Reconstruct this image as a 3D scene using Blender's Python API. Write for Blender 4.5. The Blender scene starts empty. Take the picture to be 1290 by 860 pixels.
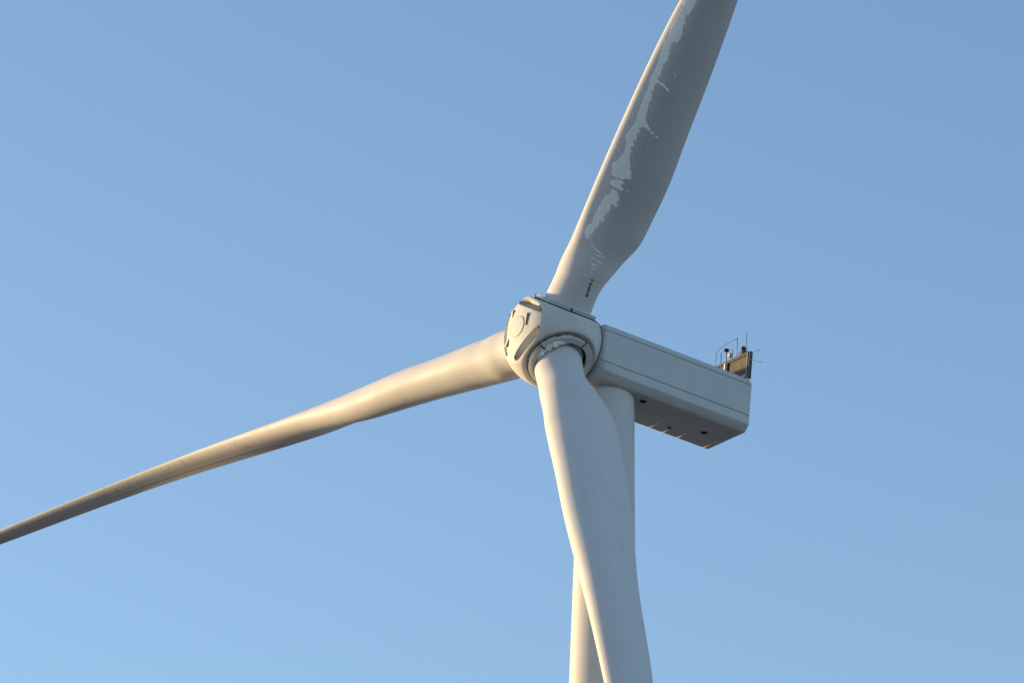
import bpy, bmesh, math, random
import numpy as np
from mathutils import Matrix, Vector, noise
random.seed(7)
R = math.radians
scene = bpy.context.scene

# ------------------------------------------------------------------ camera
EYE = Vector((0, 0, 1.7))
PITCH, ROLL = 0.38423, 0.02490
fwd = Vector((0, math.cos(PITCH), math.sin(PITCH)))
rt0 = Vector((1, 0, 0)); up0 = rt0.cross(fwd)
rt = rt0 * math.cos(ROLL) + up0 * math.sin(ROLL)
up = up0 * math.cos(ROLL) - rt0 * math.sin(ROLL)
cd = bpy.data.cameras.new('camera'); cam = bpy.data.objects.new('camera', cd)
scene.collection.objects.link(cam)
M = Matrix((rt, up, -fwd)).transposed().to_4x4(); M.translation = EYE
cam.matrix_world = M
cd.sensor_width = 36; cd.lens = 5980 / 1290 * 36; cd.clip_start = 1; cd.clip_end = 30000
scene.camera = cam

# ------------------------------------------------------------------ sky, sun, exposure
SUN_EL, SUN_AZ = R(4.8), R(-64.4)      # azimuth from +Y towards +X
w = bpy.data.worlds.new('World'); scene.world = w; w.use_nodes = True
nt = w.node_tree; bg = nt.nodes['Background']
sky = nt.nodes.new('ShaderNodeTexSky'); sky.sky_type = 'NISHITA'; sky.sun_disc = False
sky.sun_elevation = SUN_EL; sky.sun_rotation = SUN_AZ
sky.air_density = 0.95; sky.dust_density = 0.5; sky.ozone_density = 2.1; sky.altitude = 300
tint = nt.nodes.new('ShaderNodeMix'); tint.data_type = 'RGBA'; tint.blend_type = 'MULTIPLY'; tint.inputs[0].default_value = 1
tint.inputs[7].default_value = (1.06, .985, 1.0, 1)          # slight colour cast of the winter air
nt.links.new(sky.outputs[0], tint.inputs[6]); nt.links.new(tint.outputs[2], bg.inputs[0]); bg.inputs[1].default_value = 0.137
sl = bpy.data.lights.new('sun', 'SUN'); so = bpy.data.objects.new('sun', sl); scene.collection.objects.link(so)
sl.energy = 2.7; sl.angle = R(0.53); sl.color = (1.0, 0.69, 0.32)
sdir = Vector((math.sin(SUN_AZ) * math.cos(SUN_EL), math.cos(SUN_AZ) * math.cos(SUN_EL), math.sin(SUN_EL)))
so.rotation_euler = sdir.to_track_quat('Z', 'Y').to_euler()
vs = scene.view_settings; vs.view_transform = 'Standard'; vs.look = 'None'; vs.gamma = 1; vs.use_curve_mapping = False
vs.exposure = 1.5

# ------------------------------------------------------------------ helpers
def obj(name, me, mat=None, parent=None, label=None, mtx=None, smooth=True, kind=None):
    if isinstance(me, bmesh.types.BMesh):
        m = bpy.data.meshes.new(name); me.normal_update(); me.to_mesh(m); me.free(); me = m
    if smooth:
        me.polygons.foreach_set('use_smooth', [True] * len(me.polygons))
    o = bpy.data.objects.new(name, me); scene.collection.objects.link(o)
    if mat: me.materials.clear(); me.materials.append(mat)
    if parent: o.parent = parent
    if mtx is not None: o.matrix_local = mtx
    if label: o['label'] = label
    if kind: o['kind'] = kind
    return o

def auto_sharp(o, ang=35):
    bm = bmesh.new(); bm.from_mesh(o.data); a = R(ang)
    for e in bm.edges:
        if len(e.link_faces) == 2 and e.calc_face_angle(0) > a: e.smooth = False
    bm.to_mesh(o.data); bm.free(); return o

def grid_mesh(P, close_v=False, caps=False):
    """P[i][j] rows of points; close_v closes every row"""
    P = np.asarray(P, float); n, m = P.shape[:2]
    f = []
    for i in range(n - 1):
        for j in range(m if close_v else m - 1):
            k = (j + 1) % m
            f.append((i * m + j, i * m + k, (i + 1) * m + k, (i + 1) * m + j))
    if caps:
        f.append(tuple(range(m))[::-1]); f.append(tuple((n - 1) * m + j for j in range(m)))
    me = bpy.data.meshes.new('m'); me.from_pydata([tuple(p) for p in P.reshape(-1, 3)], [], f)
    bm = bmesh.new(); bm.from_mesh(me); bmesh.ops.recalc_face_normals(bm, faces=bm.faces); bm.to_mesh(me); bm.free()
    return me

def box(bm, c, s, mtx=None, bevel=0):
    r = bmesh.ops.create_cube(bm, size=1); v = r['verts']
    for q in v: q.co = Vector((q.co.x * s[0], q.co.y * s[1], q.co.z * s[2]))
    if bevel:
        es = list({e for q in v for e in q.link_edges})
        b = bmesh.ops.bevel(bm, geom=es, offset=bevel, segments=2, affect='EDGES', profile=.5)
        v = list({x for fc in b['faces'] for x in fc.verts} | {x for x in v if x.is_valid})
    m = Matrix.Translation(Vector(c)) @ (mtx or Matrix())
    for q in v: q.co = m @ q.co

def tube(bm, pts, r, seg=8, r2=None):
    pts = [Vector(p) for p in pts]; rows = []
    for i, p in enumerate(pts):
        t = (pts[min(i + 1, len(pts) - 1)] - pts[max(i - 1, 0)]).normalized()
        a = t.orthogonal().normalized() if i == 0 else (rows[-1][1] - t * rows[-1][1].dot(t)).normalized()
        b = t.cross(a); rr = r if r2 is None else r + (r2 - r) * i / (len(pts) - 1)
        rows.append(([bm.verts.new(p + (a * math.cos(x) + b * math.sin(x)) * rr) for x in np.linspace(0, 2 * math.pi, seg, endpoint=False)], a))
    for i in range(len(rows) - 1):
        A, B = rows[i][0], rows[i + 1][0]
        for j in range(seg): bm.faces.new((A[j], A[(j + 1) % seg], B[(j + 1) % seg], B[j]))
    bm.faces.new(rows[0][0][::-1]); bm.faces.new(rows[-1][0])

def lathe(prof, seg=96, a0=0, a1=2 * math.pi, axis='Z', caps=False):
    """prof: (radius, z); full or partial revolution about local Z"""
    full = abs(a1 - a0 - 2 * math.pi) < 1e-6
    ang = np.linspace(a0, a1, seg, endpoint=not full)
    P = [[(r * math.cos(t), r * math.sin(t), z) for (r, z) in prof] for t in ang]
    if full: P = P + [P[0]]
    me = grid_mesh(P)
    bm = bmesh.new(); bm.from_mesh(me); bmesh.ops.remove_doubles(bm, verts=bm.verts, dist=1e-5)
    if caps and not full:
        bmesh.ops.holes_fill(bm, edges=bm.edges)
    bmesh.ops.recalc_face_normals(bm, faces=bm.faces); bm.to_mesh(me); bm.free(); return me

# ------------------------------------------------------------------ materials
def mat(name, col, rough=.5, metal=0, spec=.5, coat=0):
    m = bpy.data.materials.new(name); m.use_nodes = True
    b = m.node_tree.nodes['Principled BSDF']
    b.inputs['Base Color'].default_value = (*col, 1); b.inputs['Roughness'].default_value = rough
    b.inputs['Metallic'].default_value = metal; b.inputs['Specular IOR Level'].default_value = spec
    b.inputs['Coat Weight'].default_value = coat
    return m

class NB:
    def __init__(s, m): s.t = m.node_tree; s.b = s.t.nodes['Principled BSDF']
    def n(s, ty, **k):
        x = s.t.nodes.new(ty)
        for a, v in k.items():
            if a.startswith('i_'): x.inputs[a[2:]].default_value = v
            else: setattr(x, a, v)
        return x
    def l(s, a, b): s.t.links.new(a, b)
    def ramp(s, src, p0, p1, c0=0, c1=1):
        r = s.n('ShaderNodeMapRange'); r.interpolation_type = 'SMOOTHSTEP'
        r.inputs['From Min'].default_value = p0; r.inputs['From Max'].default_value = p1
        r.inputs['To Min'].default_value = c0; r.inputs['To Max'].default_value = c1
        s.l(src, r.inputs['Value']); return r.outputs[0]
    def math(s, op, a, b=None):
        x = s.n('ShaderNodeMath', operation=op)
        for i, v in enumerate((a, b)):
            if v is None: continue
            if isinstance(v, (int, float)): x.inputs[i].default_value = v
            else: s.l(v, x.inputs[i])
        return x.outputs[0]
    def mix(s, fac, a, b):
        x = s.n('ShaderNodeMix', data_type='RGBA')
        if isinstance(fac, (int, float)): x.inputs[0].default_value = fac
        else: s.l(fac, x.inputs[0])
        for i, v in ((6, a), (7, b)):
            if isinstance(v, tuple): x.inputs[i].default_value = (*v, 1)
            else: s.l(v, x.inputs[i])
        return x.outputs[2]
    def noise(s, vec, scale, detail=6, rough=.6, dist=0):
        x = s.n('ShaderNodeTexNoise'); x.inputs['Scale'].default_value = scale; x.inputs['Detail'].default_value = detail
        x.inputs['Roughness'].default_value = rough; x.inputs['Distortion'].default_value = dist
        if vec is not None: s.l(vec, x.inputs['Vector'])
        return x.outputs[0]
    def mapv(s, vec, sc, loc=(0, 0, 0)):
        x = s.n('ShaderNodeMapping'); x.inputs['Scale'].default_value = sc; x.inputs['Location'].default_value = loc
        s.l(vec, x.inputs['Vector']); return x.outputs[0]

PAINT = (.62, .62, .645)
DIRT = (.33, .31, .28)
def painted(name, col=PAINT, rough=.42, dirt=.25, streak=(1.5, .12, 1.5), bump=.002, grime=0.0, spec=.25):
    """weathered gel coat: faint mottling, run marks, tiny waviness"""
    m = mat(name, col, rough, spec=spec); k = NB(m)
    tc = k.n('ShaderNodeTexCoord').outputs['Object']
    a = k.noise(tc, .9, 8, .65, .3); b = k.noise(k.mapv(tc, streak), 2.2, 7, .7, .2); c = k.noise(tc, 14, 4, .6)
    f = k.math('MULTIPLY', k.ramp(a, .45, .8), dirt); f2 = k.math('MULTIPLY', k.ramp(b, .52, .78), dirt * .9)
    ff = k.math('ADD', f, f2)
    if grime: ff = k.math('ADD', ff, k.math('MULTIPLY', k.ramp(c, .5, .75), grime))
    col1 = k.mix(ff, col, DIRT); k.l(col1, k.b.inputs['Base Color'])
    k.l(k.ramp(a, .3, .8, rough - .05, rough + .15), k.b.inputs['Roughness'])
    if bump:
        bp = k.n('ShaderNodeBump'); bp.inputs['Strength'].default_value = .35; bp.inputs['Distance'].default_value = bump * 10
        k.l(k.noise(tc, .8, 2, .4), bp.inputs['Height']); k.l(bp.outputs[0], k.b.inputs['Normal'])
    return m

M_tower = painted('tower_paint', (.555, .555, .575), .4, .12, (1.5, 1.5, .05), .002)
M_nac = painted('nacelle_gelcoat', (.52, .545, .56), .45, .16, (1.2, 2.5, .15), .002)
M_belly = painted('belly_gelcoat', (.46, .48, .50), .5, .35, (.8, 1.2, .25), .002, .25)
M_core = mat('shell_joint_rubber', (.13, .135, .14), .7)
M_hub = painted('hub_gelcoat', (.60, .605, .61), .5, .28, (1.2, 1.2, 1.2), .003)
M_black = mat('flat_black', (.012, .012, .013), .8)
M_grey = painted('dull_grey_paint', (.27, .275, .28), .5, .3, (1, 1, 1), 0)
M_dark = mat('dark_steel', (.035, .035, .04), .45, .3)
M_metal = mat('galvanised_steel', (.42, .42, .42), .4, .7)
M_white = mat('white_post_paint', (.7, .68, .62), .5)
M_tan = mat('tan_plastic', (.55, .40, .22), .5)

def blade_mat(name, kind):
    m = mat(name, PAINT, .6, spec=.14); k = NB(m)
    uv = k.n('ShaderNodeUVMap'); uv.uv_map = 'blade_uv'; sep = k.n('ShaderNodeSeparateXYZ'); k.l(uv.outputs[0], sep.inputs[0])
    rr, xx = sep.outputs[0], sep.outputs[1]            # rr metres from the hub, xx chord fraction (+ suction, - pressure side)
    ax = k.math('ABSOLUTE', xx)
    tc = k.n('ShaderNodeTexCoord').outputs['Object']
    mott = k.noise(tc, .6, 8, .7, .4)
    # chordwise run marks and fine scratches
    run = k.noise(k.mapv(uv.outputs[0], (3.2, 1.3, 1)), 1.0, 6, .72, .35)
    fine = k.noise(k.mapv(uv.outputs[0], (11, 1.1, 1)), 1.0, 5, .7, .5)
    spot = k.noise(tc, 7, 4, .7)
    col = k.mix(k.math('MULTIPLY', k.ramp(mott, .42, .8), .16), PAINT, DIRT)
    col = k.mix(k.math('MULTIPLY', k.ramp(fine, .58, .8), .18), col, DIRT)
    if kind == 'A':      # iced blade: shade of its face put into the paint, mottled band by the spar
        band = k.math('MULTIPLY', k.ramp(ax, .12, .2), k.ramp(ax, .6, .42))
        col = k.mix(k.math('MULTIPLY', k.math('MULTIPLY', k.math('MULTIPLY', band, k.ramp(rr, 5.5, 8.5)), k.ramp(spot, .5, .66)), .42), col, (.27, .26, .24))
        face_shade = k.math('MULTIPLY', k.ramp(ax, .05, .35), k.ramp(rr, 1.5, 8))  # darkens the paint aft of the nose, as shade
        col = k.mix(k.math('MULTIPLY', face_shade, .46), col, (.27, .285, .31))
    if kind == 'C':      # dirty leading edge runs
        big = k.ramp(k.noise(k.mapv(uv.outputs[0], (.35, .8, 1)), 1.0, 3, .6), .40, .66, .1, 1)
        on = k.math('MULTIPLY', k.math('MULTIPLY', big, k.ramp(rr, 11, 20)), k.math('MULTIPLY', k.ramp(k.math('MULTIPLY', xx, -1), .01, .14), k.ramp(k.math('MULTIPLY', xx, -1), .6, .42)))
        col = k.mix(k.math('MULTIPLY', k.math('MULTIPLY', on, k.ramp(run, .50, .64)), .7), col, (.24, .20, .17))
        col = k.mix(k.math('MULTIPLY', k.math('MULTIPLY', on, k.ramp(fine, .5, .72)), .35), col, (.27, .22, .18))
        col = k.mix(k.math('MULTIPLY', k.ramp(rr, 14, 34), .10), col, (.27, .26, .25))
    k.l(col, k.b.inputs['Base Color'])
    k.l(k.ramp(mott, .3, .8, .52, .66), k.b.inputs['Roughness'])
    bp = k.n('ShaderNodeBump'); bp.inputs['Strength'].default_value = .25; bp.inputs['Distance'].default_value = .02
    k.l(k.noise(tc, .9, 3, .5), bp.inputs['Height']); k.l(bp.outputs[0], k.b.inputs['Normal'])
    return m

M_mark = mat('faded_marking_ink', (.075, .085, .11), .6)
M_strip = mat('pale_grey_strip', (.60, .61, .64), .6)  # even pale grey of the raised strip on the left blade
M_ice = mat('hoar_frost', (.80, .83, .86), .55)
k = NB(M_ice); tc = k.n('ShaderNodeTexCoord').outputs['Object']
k.l(k.mix(k.ramp(k.noise(tc, 3.5, 8, .7), .35, .7), (.90, .93, .96), (.97, .98, .985)), k.b.inputs['Base Color'])
bp = k.n('ShaderNodeBump'); bp.inputs['Strength'].default_value = .6; bp.inputs['Distance'].default_value = .03
k.l(k.noise(tc, 9, 6, .7), bp.inputs['Height']); k.l(bp.outputs[0], k.b.inputs['Normal'])

# frost on the blade thins out to bare gel coat at its rim
M_frost = M_ice.copy(); M_frost.name = 'thin_frost'; k = NB(M_frost)
at = k.n('ShaderNodeAttribute'); at.attribute_name = 'cover'; tc = k.n('ShaderNodeTexCoord').outputs['Object']
cv = k.math('ADD', at.outputs['Fac'], k.math('MULTIPLY', k.math('SUBTRACT', k.noise(tc, 6, 8, .7), .5), .9))
tr_ = k.n('ShaderNodeBsdfTransparent'); mx = k.n('ShaderNodeMixShader'); k.l(k.ramp(cv, .22, .62, 0, .985), mx.inputs[0])
out_ = [x for x in M_frost.node_tree.nodes if x.type == 'OUTPUT_MATERIAL'][0]
k.l(tr_.outputs[0], mx.inputs[1]); k.l(k.b.outputs[0], mx.inputs[2]); k.l(mx.outputs[0], out_.inputs[0])

# ------------------------------------------------------------------ the place: turbine frame
AZ, TILT, TH, CONE = 0.60964, 0.07655, 0.51988, -0.01215
HUB = Vector((2.2199, 240.9825, 97.6087)) + EYE
back = Vector((math.cos(AZ), math.sin(AZ), 0)); hx = Vector((math.sin(AZ), -math.cos(AZ), 0)); zz = Vector((0, 0, 1))
nn = -back * math.cos(TILT) + zz * math.sin(TILT)
uu = zz * math.cos(TILT) + back * math.sin(TILT)
HEAD = Matrix((hx, uu, nn)).transposed().to_4x4()      # local X across, Y up, Z upwind
HEAD.translation = HUB
TOWER_XY = HUB - nn * 3.95 - uu * 2.14
BASE = Vector((TOWER_XY.x, TOWER_XY.y, 0))

root = bpy.data.objects.new('wind_turbine', None); scene.collection.objects.link(root)
root.location = BASE; root.empty_display_size = 5
root['label'] = 'pale grey wind turbine with feathered blades and patches of frost against clear blue sky'
root['category'] = 'wind turbine'
HEADL = Matrix.Translation(-BASE) @ HEAD
def hloc(p): return HEADL @ Vector(p)

# ------------------------------------------------------------------ ground (winter pasture, below the frame)
m = mat('winter_grass', (.10, .10, .05), .9); k = NB(m); tc = k.n('ShaderNodeTexCoord').outputs['Object']
k.l(k.mix(k.ramp(k.noise(tc, .02, 8, .6), .4, .65), (.10, .11, .10), (.20, .20, .20)), k.b.inputs['Base Color'])
bm = bmesh.new(); N = 48
rows = []
for ri in (0, 60, 200, 600, 2000, 7000, 20000):
    rows.append([(BASE.x + ri * math.cos(t), BASE.y + ri * math.sin(t), 0) for t in np.linspace(0, 2 * math.pi, N, endpoint=False)])
bm.free()
obj('ground', grid_mesh(rows[1:], True), m, kind='structure', smooth=False)
obj('turbine_pad', lathe([(0.01, .004), (59.9, .004)], 48), mat('gravel_pad', (.22, .21, .19), .9), kind='structure', smooth=False).location = BASE

# ------------------------------------------------------------------ tower
topz = TOWER_XY.z + .02
def tr(d):            # radius at a depth d under the top
    return min(1.49 + .0185 * d, 2.15)
ds = [0, 3, 6, 10, 15, 20, 26, 32, 36, 50, 70, topz]
m_t = lathe([(tr(d), topz - d) for d in ds][::-1], 128)
tower = obj('tower', m_t, M_tower, root)
for d in (26.5, 56.5, 80):
    obj('section_seam', lathe([(tr(d) + .001, topz - d - .03), (tr(d) + .006, topz - d - .02), (tr(d) + .006, topz - d + .02), (tr(d) + .001, topz - d + .03)], 96), M_grey, tower)
obj('yaw_ring', lathe([(1.36, topz - .05), (1.36, topz + .42)], 96), M_black, tower)
obj('top_flange', lathe([(1.49, topz - .06), (1.535, topz - .05), (1.535, topz + .03), (1.36, topz + .04)], 96), M_tower, tower)

# ------------------------------------------------------------------ nacelle
def arc(cx, cy, r, a0, a1, n):
    return [(cx + r * math.cos(R(a)), cy + r * math.sin(R(a))) for a in np.linspace(a0, a1, n)]
W2, TOPU, BOTU = 1.99, 1.13, -2.14
half = [(0, BOTU), (.6, BOTU), (1.2, BOTU), (1.62, BOTU)] + arc(1.62, BOTU + .1, .1, -85, -55, 3) + \
       [(1.80, -1.985), (1.90, -1.86)] + arc(W2 - .16, -1.68, .16, -35, 0, 5) + \
       [(W2, -1.4), (W2, -1.20)] + [(W2, -1.16)] + [(W2, -.6), (W2, 0), (W2, .35)] + [(W2, .645), (W2, .70)] + \
       arc(W2 - .34, TOPU - .36, .34, 0, 80, 9) + [(1.2, TOPU), (.6, TOPU + .02), (0, TOPU + .03)]
prof = half + [(-x, y) for x, y in half[1:-1][::-1]]
prof = np.array(prof); NP = len(prof)
REAR, RR_ = 12.42, .3
FR, GR = 2.08, 1.80
def sect(s, off=0.0):
    """profile at distance s behind the rotor; off insets it"""
    p = prof.copy(); ins = off
    if s > REAR - RR_:
        a = math.asin(min(1, (s - (REAR - RR_)) / RR_)); ins += RR_ * (1 - math.cos(a))
    p[:, 0] *= (W2 - ins) / W2; c = (TOPU + BOTU) / 2; p[:, 1] = c + (p[:, 1] - c) * ((TOPU - c) - ins) / (TOPU - c)
    # front opening: flares from the round gap behind the hub to the full box
    q = max(0, s - FR); lim = GR + 1.25 * math.sqrt(max(0, 1 - max(0, 1 - q / 1.5) ** 2)) + max(0, q - 1.5) * 2 - off
    rad = np.hypot(p[:, 0], p[:, 1]); P_ = 16
    sm = (rad ** -P_ + lim ** -P_) ** (-1 / P_) if lim < 5 else rad
    return p * (sm / rad)[:, None]
SS = [FR, FR + .03, FR + .08, FR + .15, FR + .25, FR + .38, FR + .55, FR + .75, FR + 1.0, FR + 1.3, FR + 1.6, 4.2, 5, 6, 7, 8, 9, 10, 11, 11.6] + \
     [REAR - RR_ + RR_ * math.sin(R(a)) for a in (0, 15, 30, 45, 60, 75, 90)]
core = np.array([[(x, y, -s) for x, y in sect(s, .04)] for s in SS])
nac = obj('nacelle', grid_mesh(core, True, True), M_core, root, mtx=HEADL)
full = np.array([[(x, y, -s) for x, y in sect(s)] for s in SS])
inner = np.array([[(x, y, -s) for x, y in sect(s, .06)] for s in SS])
def find(pt):
    return int(np.argmin(((prof - np.array(pt)) ** 2).sum(1)))
iA, iB, iC, iD = find((W2, -1.20)), find((W2, -1.16)), find((W2, .645)), find((W2, .70))
jA, jB, jC, jD = find((-W2, -1.20)), find((-W2, -1.16)), find((-W2, .645)), find((-W2, .70))
def panel(name, idx, mt, tail=None, label=None):
    P = full[:, idx]; Q = inner[:, idx]
    # closed strip: outer skin plus turned-in edges
    rows = np.concatenate([Q[:, :1], P, Q[:, -1:]], 1)
    o = obj(name, grid_mesh(rows), mt, nac, label); auto_sharp(o, 40); return o
panel('roof_panel', list(range(iD, jD + 1)), M_nac)
panel('side_panel', list(range(iB, iC + 1)), M_nac)
panel('side_panel', list(range(jC, jB + 1)), M_nac)
iE, jE = find((W2, -1.68)), find((-W2, -1.68))
panel('lower_side_panel', list(range(iE, iA + 1)), M_nac)
panel('lower_side_panel', list(range(jA, jE + 1)), M_nac)
panel('belly_panel', [i % NP for i in range(jE, NP + iE + 1)], M_belly)
# rear wall, in three pieces following the shell joints
last = full[-1]
def rear(idx, mt):
    bm = bmesh.new(); vs_ = [bm.verts.new((p[0], p[1], p[2] + .004)) for p in last[idx]]
    bm.faces.new(vs_); return obj('rear_panel', bm, mt, nac, smooth=False)
rear(list(range(iD, jD + 1)), M_nac)
rear(list(range(iB, iC + 1)) + list(range(jC, jB + 1)), M_nac)
rear([i % NP for i in range(jA, NP + iA + 1)], M_belly)
# the black rotor gap
obj('rotor_gap', lathe([(1.60, -2.30), (1.60, -1.90)], 96), M_black, nac)
obj('front_lip', lathe([(1.62, -2.14), (1.80, -2.09), (1.80, -2.07), (1.62, -2.07)], 96), M_core, nac)
# belly details: transverse drip ribs, round vents, hatch
for s in (8.1, 9.03, 10.04, 11.9):
    bm = bmesh.new(); box(bm, (-1.0, BOTU - .012, -s), (1.5, .04, .05), bevel=.008); obj('drip_rib', bm, M_nac, nac, smooth=False)
for (x, s, r) in ((.97, 5.68, .17), (.07, 10.64, .17), (-.83, 8.88, .08)):
    o = obj('belly_vent', lathe([(0.001, .012), (r * .82, .012), (r * .86, .03), (r, .03), (r + .03, .0)], 28), M_black, nac)
    o.matrix_local = Matrix.Translation((x, BOTU - .016, -s)) @ Matrix.Rotation(R(90), 4, 'X')
for (x, s, wx, ws) in ((.1, 7.4, 1.5, 1.9), (-.1, 11.0, 2.4, 1.2)):
    bm = bmesh.new(); box(bm, (x, BOTU - .004, -s), (wx, .022, ws), bevel=.006); obj('belly_hatch', bm, M_belly, nac, smooth=False)
for (x, s) in ((1.2, 3.35), (.5, 3.0)):
    o = obj('yaw_bolt_cover', lathe([(0.001, .09), (.10, .08), (.13, .03), (.14, 0)], 20), M_dark, nac)
    o.matrix_local = Matrix.Translation((x, -1.93, -s)) @ Matrix.Rotation(R(90), 4, 'X')

# ------------------------------------------------------------------ cooler on the roof, with masts
S0 = -11.95
bm = bmesh.new(); box(bm, (.45, 1.86, S0 - .07), (3.0, 1.42, .10)); 
M_mesh = mat('cooler_core', (.105, .085, .07), .75); k = NB(M_mesh); tc = k.n('ShaderNodeTexCoord').outputs['Object']
k.l(k.mix(k.ramp(k.noise(k.mapv(tc, (1, 2.2, 1)), 2.4, 7, .7), .35, .7), (.055, .043, .037), (.115, .095, .08)), k.b.inputs['Base Color'])
cooler = obj('roof_cooler', bm, M_mesh, root, mtx=HEADL, smooth=False)
bm = bmesh.new(); box(bm, (2.04, 1.82, S0 - .06), (.13, 1.64, .20), bevel=.015); obj('frame_post', bm, M_dark, cooler, 'dark near end post', smooth=False)
bm = bmesh.new(); box(bm, (1.91, 1.83, S0 + .04), (.07, 1.5, .08), bevel=.01); obj('frame_post', bm, M_grey, cooler, smooth=False)
bm = bmesh.new(); box(bm, (-1.08, 1.80, S0 - .06), (.10, 1.66, .22), bevel=.015); obj('frame_post', bm, M_dark, cooler, smooth=False)
bm = bmesh.new(); box(bm, (-.14, 1.82, S0 + .05), (.12, 1.48, .09), bevel=.01); obj('frame_post', bm, M_white, cooler, 'white centre post', smooth=False)
bm = bmesh.new(); box(bm, (.06, 1.82, S0 + .03), (.07, 1.48, .07), bevel=.01); obj('frame_post', bm, M_dark, cooler, smooth=False)
bm = bmesh.new(); box(bm, (.44, 2.62, S0 - .04), (3.06, .10, .20), bevel=.012); obj('top_rail', bm, M_dark, cooler, smooth=False)
bm = bmesh.new(); box(bm, (.9, 2.53, S0 + .03), (1.9, .05, .05), bevel=.01); obj('top_rail', bm, M_dark, cooler, smooth=False)
bm = bmesh.new(); box(bm, (1.05, 1.20, S0 + .04), (1.6, .09, .09), bevel=.01); obj('bottom_rail', bm, M_white, cooler, smooth=False)
for i in range(13):
    bm = bmesh.new(); box(bm, (-.95 + i * .235, 1.86, S0 - .0215), (.02, 1.40, .005)); obj('cooler_fin', bm, M_mesh, cooler, smooth=False)
def stick(name, pts, r=.018, mt=M_dark, label=None, r2=None):
    bm = bmesh.new(); tube(bm, pts, r, 8, r2); return obj(name, bm, mt, cooler, label)
stick('hoop_rail', [(-1.1, 1.2, S0), (-1.12, 3.5, S0)] + [(-1.12 + 1.50 * (1 - math.cos(R(a))), 3.5 + .36 * math.sin(R(a)) , S0) for a in range(12, 91, 13)] + [(.80, 3.80, S0)], .014)
stick('antenna', [(-.62, 2.6, S0), (-.66, 3.42, S0)], .022)
o = stick('beacon_mast', [(-.12, 2.6, S0), (-.17, 3.36, S0)], .022)
o2 = obj('beacon_mast_head', lathe([(.001, -.09), (.07, -.07), (.15, 0), (.16, .05), (.12, .10), (.001, .12)], 24), M_black, cooler)
o2.matrix_local = Matrix.Translation((-.18, 3.38, S0)) @ Matrix.Rotation(R(-90), 4, 'X')
bm = bmesh.new(); box(bm, (.20, 2.98, S0), (.24, .24, .2), bevel=.03); obj('sensor_box', bm, M_tan, cooler)
stick('antenna', [(.25, 2.64, S0), (.20, 2.9, S0)], .02, M_metal)
stick('antenna', [(.43, 2.62, S0), (.38, 3.30, S0)], .025, M_grey)
stick('antenna', [(.86, 2.62, S0), (.76, 3.9, S0)], .016)
stick('lightning_rod', [(1.73, 2.62, S0), (1.62, 3.95, S0)], .016)
# aviation light: body, dome, bracket
bm = bmesh.new(); box(bm, (1.36, 2.74, S0), (.46, .14, .22), bevel=.02); obj('light_bracket', bm, M_dark, cooler)
o2 = obj('aviation_light', lathe([(.001, 0), (.13, 0), (.15, .05), (.15, .22), (.12, .31), (.06, .36), (.001, .37)], 24), M_dark, cooler)
o2.matrix_local = Matrix.Translation((1.42, 2.78, S0)) @ Matrix.Rotation(R(-90), 4, 'X')
stick('wind_vane_arm', [(2.1, 2.38, S0), (3.02, 2.44, S0 + .05)], .011, M_dark)
stick('wind_vane_arm', [(2.1, 2.16, S0), (2.9, 1.72, S0), (3.22, 1.60, S0)], .013, M_dark)

# ------------------------------------------------------------------ hub (spinner)
HP = np.array([(2.36, 0), (2.355, .3), (2.34, .60), (2.27, 1.05), (2.16, 1.5), (2.05, 1.78), (1.88, 2.0), (1.5, 2.28), (1.05, 2.52), (.5, 2.68), (0, 2.74), (-.5, 2.70), (-1.0, 2.52), (-1.5, 2.20), (-1.85, 1.92), (-2.05, 1.76)])
ang = np.arctan2(HP[:, 1], HP[:, 0]); rad = np.hypot(HP[:, 0], HP[:, 1])
FLAT = 1.83
BD = []
for kk in range(3):
    th = TH + kk * 2 * math.pi / 3
    BD.append((np.array([math.sin(th), math.cos(th), 0]), np.array([math.cos(th), -math.sin(th), 0])))
NA, NPH = 360, 540
A1 = ang[-1]
aa = np.linspace(0.0, A1, NA)
# smooth the radius curve slightly
rs = np.interp(aa, ang, rad); ker = np.hanning(15); ker /= ker.sum()
rs2 = np.convolve(np.pad(rs, 7, mode='reflect'), ker, 'valid'); rs2[-4:] = rs[-4:]
ph = np.linspace(0, 2 * math.pi, NPH, endpoint=False)
D = np.stack([np.sin(aa)[:, None] * np.cos(ph)[None], np.sin(aa)[:, None] * np.sin(ph)[None], np.repeat(np.cos(aa)[:, None], NPH, 1)], -1)
inv = (1 / rs2[:, None]) ** 36 * np.ones((1, NPH))
for d, t in BD:
    inv = inv + np.maximum(0, D @ d / FLAT) ** 36
rr = inv ** (-1 / 36)
P = D * rr[..., None]
# scallops cut into the front face ahead of each blade
for d, t in BD:
    y = P @ d; x = P @ t; wx = np.clip(1 - (x / 1.28) ** 2, 0, 1); sq = np.sqrt(wx)
    y0 = 1.14; yo = y0 + .34 * sq + 1e-6
    tt = (y - y0) / (yo - y0); dep = np.minimum(np.clip((y - y0) / .07, 0, 1), np.clip(1 - (y - yo) / .16, 0, 1)) * .80 * sq
    dep = np.where((y > y0) & (wx > 0) & (P[..., 2] > 1.0), dep, 0)
    P[..., 2] -= dep
# dished seat round each blade root
for d, t in BD:
    y = P @ d; x = P @ t; rho = np.hypot(x, P[..., 2]); u_ = np.clip((2.07 - rho) / .26, 0, 1); u_ = u_ * u_ * (3 - 2 * u_)
    P -= d * (np.where(y > 1.55, u_, 0) * .13)[..., None]
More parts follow.
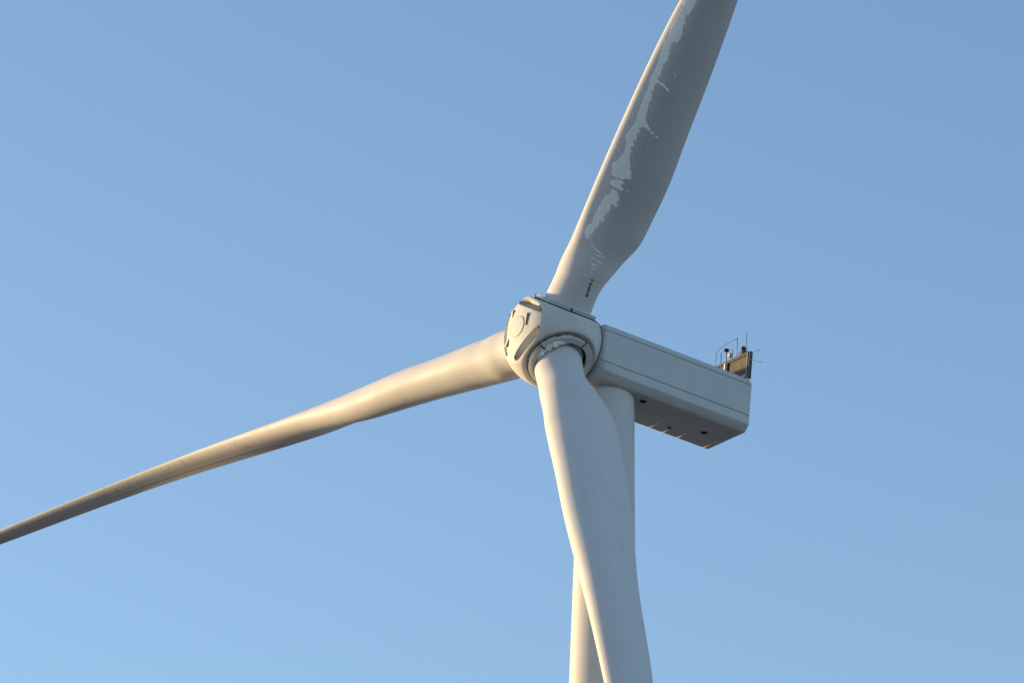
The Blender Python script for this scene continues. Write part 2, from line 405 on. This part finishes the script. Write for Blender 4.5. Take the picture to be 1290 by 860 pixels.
# collapse the pole into the nose
hub_me = grid_mesh(P[1:], True, False)
hub = obj('hub', hub_me, M_hub, root, mtx=HEADL); auto_sharp(hub, 38)
obj('nose_cover', lathe([(.001, 2.385), (.53, 2.377), (.57, 2.37), (.59, 2.345), (.59, 2.30)], 64), M_hub, hub)
obj('nose_joint', lathe([(.58, 2.352), (.612, 2.349)], 64), M_grey, hub)
for (cx, cy, zc, dx, dy, ln, wd) in ((.80, .20, 2.315, .10, 1.0, .72, .13), (-.70, 1.0, 2.235, .05, 1.0, .48, .085), (-.88, -.60, 2.26, .55, .83, .62, .085)):  # black bars stand in for the unlit flanks of raised pads
    t = Vector((dx, dy, 0)).normalized(); nrm = Vector((cx, cy, 0)) * .10 + Vector((0, 0, 1)); nrm = (nrm - t * nrm.dot(t)).normalized(); d = nrm.cross(t)
    Mx = Matrix((t, d, nrm)).transposed().to_4x4(); Mx.translation = Vector((cx, cy, zc))
    bm = bmesh.new(); box(bm, (0, 0, .02), (ln, wd, .03), bevel=.012); obj('pad_flank_shade', bm, M_black, hub, mtx=Mx, smooth=False)
    if cx < 0: bm = bmesh.new(); box(bm, (0, .14, .0), (ln + .10, .20, .07), bevel=.03); obj('raised_pad', bm, M_hub, hub, mtx=Mx)
for kk in range(3):
    # lifting points at the ends of each scallop
    th2 = TH + kk * R(120); d2 = Vector((math.sin(th2), math.cos(th2), 0)); t2 = Vector((math.cos(th2), -math.sin(th2), 0))
    for sg in (-1, 1):
        o = obj('lifting_point', lathe([(.001, .05), (.05, .05), (.055, 0)], 14), M_dark, hub)
        o.matrix_local = Matrix.Translation(d2 * 1.26 + t2 * 1.16 * sg + Vector((0, 0, 2.08)))
# blade root rings
RM = []
for kk in range(3):
    d, t = BD[kk]; d = Vector(d); t = Vector(t); b_ = Vector((0, 0, -1))
    Mx = Matrix((t, b_, d)).transposed().to_4x4(); RM.append(Mx)      # X tangential, Y downwind, Z outward
    obj('joint_band', lathe([(1.76, 1.55), (1.76, 1.85)], 96), M_black, hub, mtx=Mx)
    obj('root_shadow_gap', lathe([(1.76, 1.74), (1.30, 1.74)], 96), M_black, hub, mtx=Mx)
    for q in range(4):
        a0 = R(-18 + 90 * q + 1.3); a1 = R(-18 + 90 * (q + 1) - 1.3)
        sg = obj('ring_segment', lathe([(1.60, 1.835), (1.785, 1.84), (1.79, 1.93), (1.71, 1.935), (1.71, 1.958), (1.775, 1.963), (1.775, 2.0), (1.75, 2.02), (1.60, 1.99), (1.47, 2.02), (1.44, 2.0), (1.44, 1.80)], 32, a0, a1, caps=True), M_hub, hub, mtx=Mx)
        auto_sharp(sg, 30)
        a = R(-18 + 90 * q)
        bm = bmesh.new(); box(bm, (1.62 * math.cos(a), 1.62 * math.sin(a), 1.93), (.40, .075, .16), Matrix.Rotation(a, 4, 'Z'), .01)
        obj('ring_clamp', bm, M_black, hub, mtx=Mx, smooth=False)
# rime packed between ring and root of the lower blade
rows = []
NI, NJ = 150, 56
for i, a in enumerate(np.linspace(-78, 22, NI)):
    row = []; wa = math.sin(math.pi * i / (NI - 1)) ** .6
    for j, q in enumerate(np.linspace(0, 1, NJ)):
        rho = 1.22 + .62 * q; phn = R(a); px, py = rho * math.sin(phn), -rho * math.cos(phn)
        f1 = noise.fractal(Vector((px * 3.2, py * 3.2, 2.0)), .6, 2.1, 5)
        core_ = math.exp(-((rho - 1.42) / .17) ** 2) * wa
        z = 1.82 + .33 * core_ + .24 * f1 * (.25 + core_) * wa + .05 * wa
        row.append((px, py, z))
    rows.append(row)
obj('rime_ice', grid_mesh(rows), M_ice, hub, 'bluish white rime packed between the ring and the root of the lower blade', mtx=RM[1])

# ------------------------------------------------------------------ blades
KR = np.array([0, 2., 3.5, 5, 6.5, 8, 10, 13, 18, 26, 38, 56, 61])
C_ = np.array([2.67, 2.679, 2.705, 3.54, 4.177, 4.252, 4.267, 4.09, 3.482, 2.472, 1.583, 1.173, 0.5])
TW = np.array([0.0434, 0.0355, -0.0519, -0.1257, -0.0597, -0.0101, 0.0309, 0.0282, 0.1258, -0.2659, -0.5615, -0.3636, -0.38])
T_ = np.array([1.0, 1.007, 0.854, 0.616, 0.52, 0.489, 0.47, 0.464, 0.479, 0.409, 0.252, 0.229, 0.17])
CAMB = [.42, .42, .24]
FT = [-0.0892, 0.1824, 0.0725]
AF = np.linalg.solve(np.array([[.36,.36**2,.36**3],[1,.72,3*.36**2],[1,1,1]]), np.array([.5-.6,-.5/.6,.01-1.0]))
FL = np.array([0.022, 0.231, 0.377, 0.444, 0.622, 0.75, 0.966, 1.313, 1.81, 3.041, 4.355, 4.239, 3.9])
ED = np.array([-0.017, 0.046, 0.126, 0.207, 0.243, 0.305, 0.379, 0.522, 0.612, 0.656, 1.297, 4.583, 5.8])
DP = [0.0, -0.1679, 0.1739]; DF = [0.0, 0.0719, -0.1256]; DE = [0.0, 0.1568, -0.0311]
def herm(y, q):
    x = KR; g = np.gradient(y[:12], x[:12]); g = np.append(g, (y[12] - y[11]) / (x[12] - x[11]))
    i = np.clip(np.searchsorted(x, q) - 1, 0, len(x) - 2); h = x[i + 1] - x[i]; t = (q - x[i]) / h
    return (2*t**3-3*t**2+1)*y[i]+(t**3-2*t**2+t)*h*g[i]+(-2*t**3+3*t**2)*y[i+1]+(t**3-t**2)*h*g[i+1]
class Blade:
    def __init__(s, k):
        s.k = k; th = TH + k * 2 * math.pi / 3
        s.d = np.array([math.sin(th), math.cos(th), 0]); s.tg = np.array([math.cos(th), -math.sin(th), 0]); n = np.array([0, 0, 1.])
        s.d2 = s.d * math.cos(CONE) + n * math.sin(CONE); s.n2 = n * math.cos(CONE) - s.d * math.sin(CONE)
    def pt(s, r, x, side, lift=0):
        """head-frame point at span r, chord fraction x, side +1 suction / -1 pressure"""
        r = np.asarray(r, float); x = np.asarray(x, float)
        c = herm(C_, r); tw = herm(TW, r) + DP[s.k]; q2 = np.minimum(r, 200) / 20
        fl = herm(FL, r) + DF[s.k] * q2 ** 2; ed = herm(ED, r) + DE[s.k] * q2 ** 2
        t = herm(T_, r) * (1 + FT[s.k] * np.clip((r - 3) / 5, 0, 1)); b = np.clip((1 - t) / .6, 0, 1); b = b * b * (3 - 2 * b); pa = .5 - .2 * b
        yt = t*(np.sqrt(x)+AF[0]*x+AF[1]*x**2+AF[2]*x**3)
        y = (1-b)*side*np.sqrt(np.maximum(0, .25-(x-.5)**2)) + b*(side*yt + CAMB[s.k]*x**2*(1-x)) + side * lift / c
        cdv = -s.n2 * np.cos(tw)[..., None] + s.tg * np.sin(tw)[..., None]
        fdv = s.n2 * np.sin(tw)[..., None] + s.tg * np.cos(tw)[..., None]
        return s.d2 * r[..., None] + s.tg * fl[..., None] + s.n2 * ed[..., None] + cdv * ((x-pa)*c)[..., None] + fdv * (y*c)[..., None]
RS = np.concatenate([np.arange(1.5, 20, .12), np.arange(20, 60.6, .35), [60.8, 61]])
NH = 44
xs = .5 * (1 - np.cos(np.linspace(0, math.pi, NH)))
LAB = ['upper right blade with streaks of frost on its shaded face',
       'lower blade crossing the tower, leading edge lit gold',
       'left blade seen from its lit leading edge, streaked with dirt']
blades = []
for k_ in range(3):
    B = Blade(k_)
    X = np.concatenate([xs, xs[::-1][:-1]])          # suction LE->TE then pressure TE->LE
    S = np.concatenate([np.ones(NH), -np.ones(NH - 1)])
    rows = B.pt(np.repeat(RS[:, None], len(X), 1), np.repeat(X[None], len(RS), 0), S[None])
    rows = rows[:, :-1] if False else rows
    n_, m_ = rows.shape[:2]
    rows = rows[:, :-1]; m_ -= 1                     # last point repeats the nose
    me = grid_mesh(rows, True, True)
    uvl = me.uv_layers.new(name='blade_uv'); vi = np.zeros(len(me.loops), int); me.loops.foreach_get('vertex_index', vi)
    sx = (X * S)[:-1]
    uvd = np.stack([RS[vi // m_], sx[vi % m_]], -1); uvl.data.foreach_set('uv', uvd.ravel())
    # trailing edge stays crisp
    o = obj('blade', me, blade_mat('blade_gelcoat_' + 'ABC'[k_], 'ABC'[k_]), root, LAB[k_], mtx=HEADL)
    auto_sharp(o, 50); blades.append((o, B))

# frost on the upper blade, traced in span / chord coordinates of the blade
ICE = dict(
 main=[(21.5,0.07),(19.81,0.04),(19.51,0.028),(19.12,0.042),(18.75,0.036),(18.33,0.038),(17.9,0.046),(17.53,0.044),(17.15,0.046),(16.7,0.054),(16.25,0.072),(16.05,0.064),(15.66,0.07),(15.35,0.068),(15.01,0.068),(14.48,0.086),(14.03,0.076),(13.62,0.084),(13.23,0.08),(12.85,0.104),(12.48,0.092),(12.01,0.08),(11.71,0.058),(11.46,0.092),(11.14,0.114),(10.87,0.112),(10.36,0.09),(10.12,0.056),(9.81,0.078),(9.49,0.092),(9.44,0.128),(9.49,0.196),(9.61,0.248),(9.59,0.303),(9.67,0.319),(9.89,0.305),(10.38,0.236),(10.87,0.2),(11.36,0.19),(11.79,0.188),(12.2,0.178),(12.56,0.182),(12.52,0.277),(12.28,0.399),(12.28,0.533),(12.32,0.529),(12.38,0.379),(12.66,0.263),(12.89,0.2),(13.23,0.176),(13.7,0.164),(14.11,0.156),(14.54,0.156),(15.07,0.144),(14.95,0.244),(14.8,0.363),(14.86,0.359),(15.21,0.15),(15.54,0.16),(15.9,0.144),(16.25,0.146),(16.31,0.162),(16.68,0.146),(17.1,0.142),(17.45,0.13),(17.43,0.186),(17.78,0.212),(18.12,0.192),(18.55,0.18),(18.94,0.136),(19.14,0.178),(19.57,0.166),(20.04,0.182),(21.5,0.212)],
 blob=[(9.2,0.098),(9.4,0.158),(9.42,0.23),(9.1,0.248),(8.96,0.285),(8.92,0.216),(8.94,0.136),(9.06,0.106)],
 lower=[(8.37,0.088),(8.43,0.14),(8.79,0.148),(8.83,0.214),(8.67,0.236),(8.3,0.275),(7.94,0.283),(8.08,0.22),(7.71,0.204),(7.29,0.18),(6.94,0.17),(6.49,0.142),(6.08,0.11),(5.9,0.098),(5.74,0.068),(6.1,0.042),(6.55,0.038),(6.67,0.072),(7.14,0.082),(7.65,0.088),(8.14,0.094),(8.3,0.106)])
def inside(poly, px, py):
    poly = np.array(poly); n = len(poly); c = np.zeros(px.shape, bool)
    for i in range(n):
        x1, y1 = poly[i]; x2, y2 = poly[i - 1]
        hit = ((y1 > py) != (y2 > py)) & (px < (x2 - x1) * (py - y1) / (y2 - y1 + 1e-12) + x1); c ^= hit
    return c
bo, BA = blades[0]
def ice_from_mask(rg, xg, mask, th, name, label):
    a = mask.astype(float)
    for _ in range(2):
        b = np.pad(a, 1, mode='edge'); a = (b[1:-1, 1:-1] * 2 + b[:-2, 1:-1] + b[2:, 1:-1] + b[1:-1, :-2] + b[1:-1, 2:]) / 6
    keep = (a[:-1, :-1] > .02) | (a[1:, 1:] > .02)
    G0, G1 = np.meshgrid(rg, xg, indexing='ij')
    Pt = BA.pt(G0, G1, 1.0, .003 + th * a)
    idx = -np.ones(a.shape, int); vs_, cov, fs = [], [], []
    for i, j in zip(*np.nonzero(keep)):
        q = []
        for (ii, jj) in ((i, j), (i + 1, j), (i + 1, j + 1), (i, j + 1)):
            if idx[ii, jj] < 0: idx[ii, jj] = len(vs_); vs_.append(tuple(Pt[ii, jj])); cov.append(a[ii, jj])
            q.append(int(idx[ii, jj]))
        fs.append(q)
    me = bpy.data.meshes.new(name); me.from_pydata(vs_, [], fs)
    at = me.attributes.new('cover', 'FLOAT', 'POINT'); at.data.foreach_set('value', cov)
    return obj(name, me, M_frost, bo, label)
def fbm(a, b, f1, f2, seed):
    out = np.zeros(a.shape)
    for i in range(a.shape[0]):
        for j in range(a.shape[1]):
            out[i, j] = noise.fractal(Vector((a[i, j] * f1, b[i, j] * f2, seed)), .7, 2.2, 3)
    return out
for nm, lab in (('main', 'long ribbon of frost along the leading edge'), ('blob', 'small frost patch between the two long ones'), ('lower', 'ragged frost patch nearest the hub')):
    poly = ICE[nm]; pr = np.array(poly)
    rg = np.arange(pr[:, 0].min() - .2, pr[:, 0].max() + .15, .036); xg = np.arange(.004, min(.6, pr[:, 1].max() + .05), .0065)
    G0, G1 = np.meshgrid(rg, xg, indexing='ij')
    n1 = fbm(G0, G1, 2.6, 9, 1.0); n2 = fbm(G0, G1, 9, 14, 7.0)
    n3 = fbm(G0, G1, 14, 3, 11.0)
    teeth = np.clip(n3, -.2, 1) * np.where(G1 > .12, .05, .010)
    ok = inside(poly, G0 + n2 * .05, G1 + n1 * .010 + teeth)
    ice_from_mask(rg, xg, ok, .012, 'frost_patch', lab)
# thin frozen trickles
def trickle(pts, wd):
    pts = np.array(pts, float); q = np.linspace(0, 1, 24); s0 = np.linspace(0, 1, len(pts))
    r = np.interp(q, s0, pts[:, 0]); x = np.interp(q, s0, pts[:, 1])
    rows = []
    for e in (-1, -.4, .4, 1):
        ww = wd * np.sin(np.pi * np.clip(q * .96 + .02, 0, 1)) ** .5 * .5
        rows.append(BA.pt(r + e * ww, x, 1.0, .003 + .012 * (1 - abs(e))))
    obj('frost_trickle', grid_mesh(np.array(rows)), M_ice, bo)
for pts, wd in (
    ([(5.9, 0.098), (5.49, 0.172), (5.41, 0.208), (5.35, 0.331)], 0.07),
    ([(5.15, 0.202), (5.17, 0.395)], 0.07),
    ([(4.92, 0.261), (4.84, 0.403)], 0.06),
    ([(4.64, 0.228), (4.6, 0.335)], 0.08),
    ([(4.92, 0.194), (4.96, 0.269)], 0.06),
    ([(3.94, 0.208), (3.92, 0.319)], 0.05),
    ([(4.2, 0.261), (4.15, 0.351)], 0.04),
    ([(4.45, 0.24100000000000002), (4.4, 0.361)], 0.04),
    ([(5.32, 0.261), (5.2700000000000005, 0.341)], 0.04),
    ([(15.92, 0.309), (15.7, 0.371)], 0.05),
    ([(16.5, 0.36), (16.45, 0.4)], 0.04),
    ([(10.9, 0.05), (10.85, 0.07)], 0.06),
    ([(13.0, 0.04), (12.95, 0.055)], 0.05),
    ([(9.0, 0.32), (8.95, 0.35)], 0.07),
):
    trickle(pts, wd)
# small dark identification marking: unreadable groups of strokes on the root of the upper blade
a0 = np.array([2.84, 0.535]); a1 = np.array([3.86, 0.423])
rngm = random.Random(5)
for g0, g1 in ((.0, .24), (.29, .58), (.63, .80), (.90, 1.0)):
    qs = np.linspace(g0, g1, 9); up_, dn_ = [], []
    for q in qs:                                     # one ragged run of strokes per group, too small to read
        c = a0 + (a1 - a0) * q
        up_.append((c[0], c[1] + .016 + rngm.random() * .022)); dn_.append((c[0], c[1] - .016 - rngm.random() * .022))
    rows = [[BA.pt(np.array(r), np.array(x), 1.0, .006) for r, x in row] for row in (up_, dn_)]
    obj('marking', grid_mesh(np.array(rows)), M_mark, bo, 'small dark unreadable marking')
# pale raised strip along the hollow side of the left blade
oc, BC = blades[2]
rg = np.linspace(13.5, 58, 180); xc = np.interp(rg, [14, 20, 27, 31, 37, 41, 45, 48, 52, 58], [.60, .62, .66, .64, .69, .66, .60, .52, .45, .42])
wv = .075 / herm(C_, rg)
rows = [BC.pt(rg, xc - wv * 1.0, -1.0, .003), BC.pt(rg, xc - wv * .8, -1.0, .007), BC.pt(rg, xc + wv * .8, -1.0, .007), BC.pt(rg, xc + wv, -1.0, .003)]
obj('pale_strip', grid_mesh(np.array(rows)), M_strip, oc, 'thin pale strip along the trailing half')
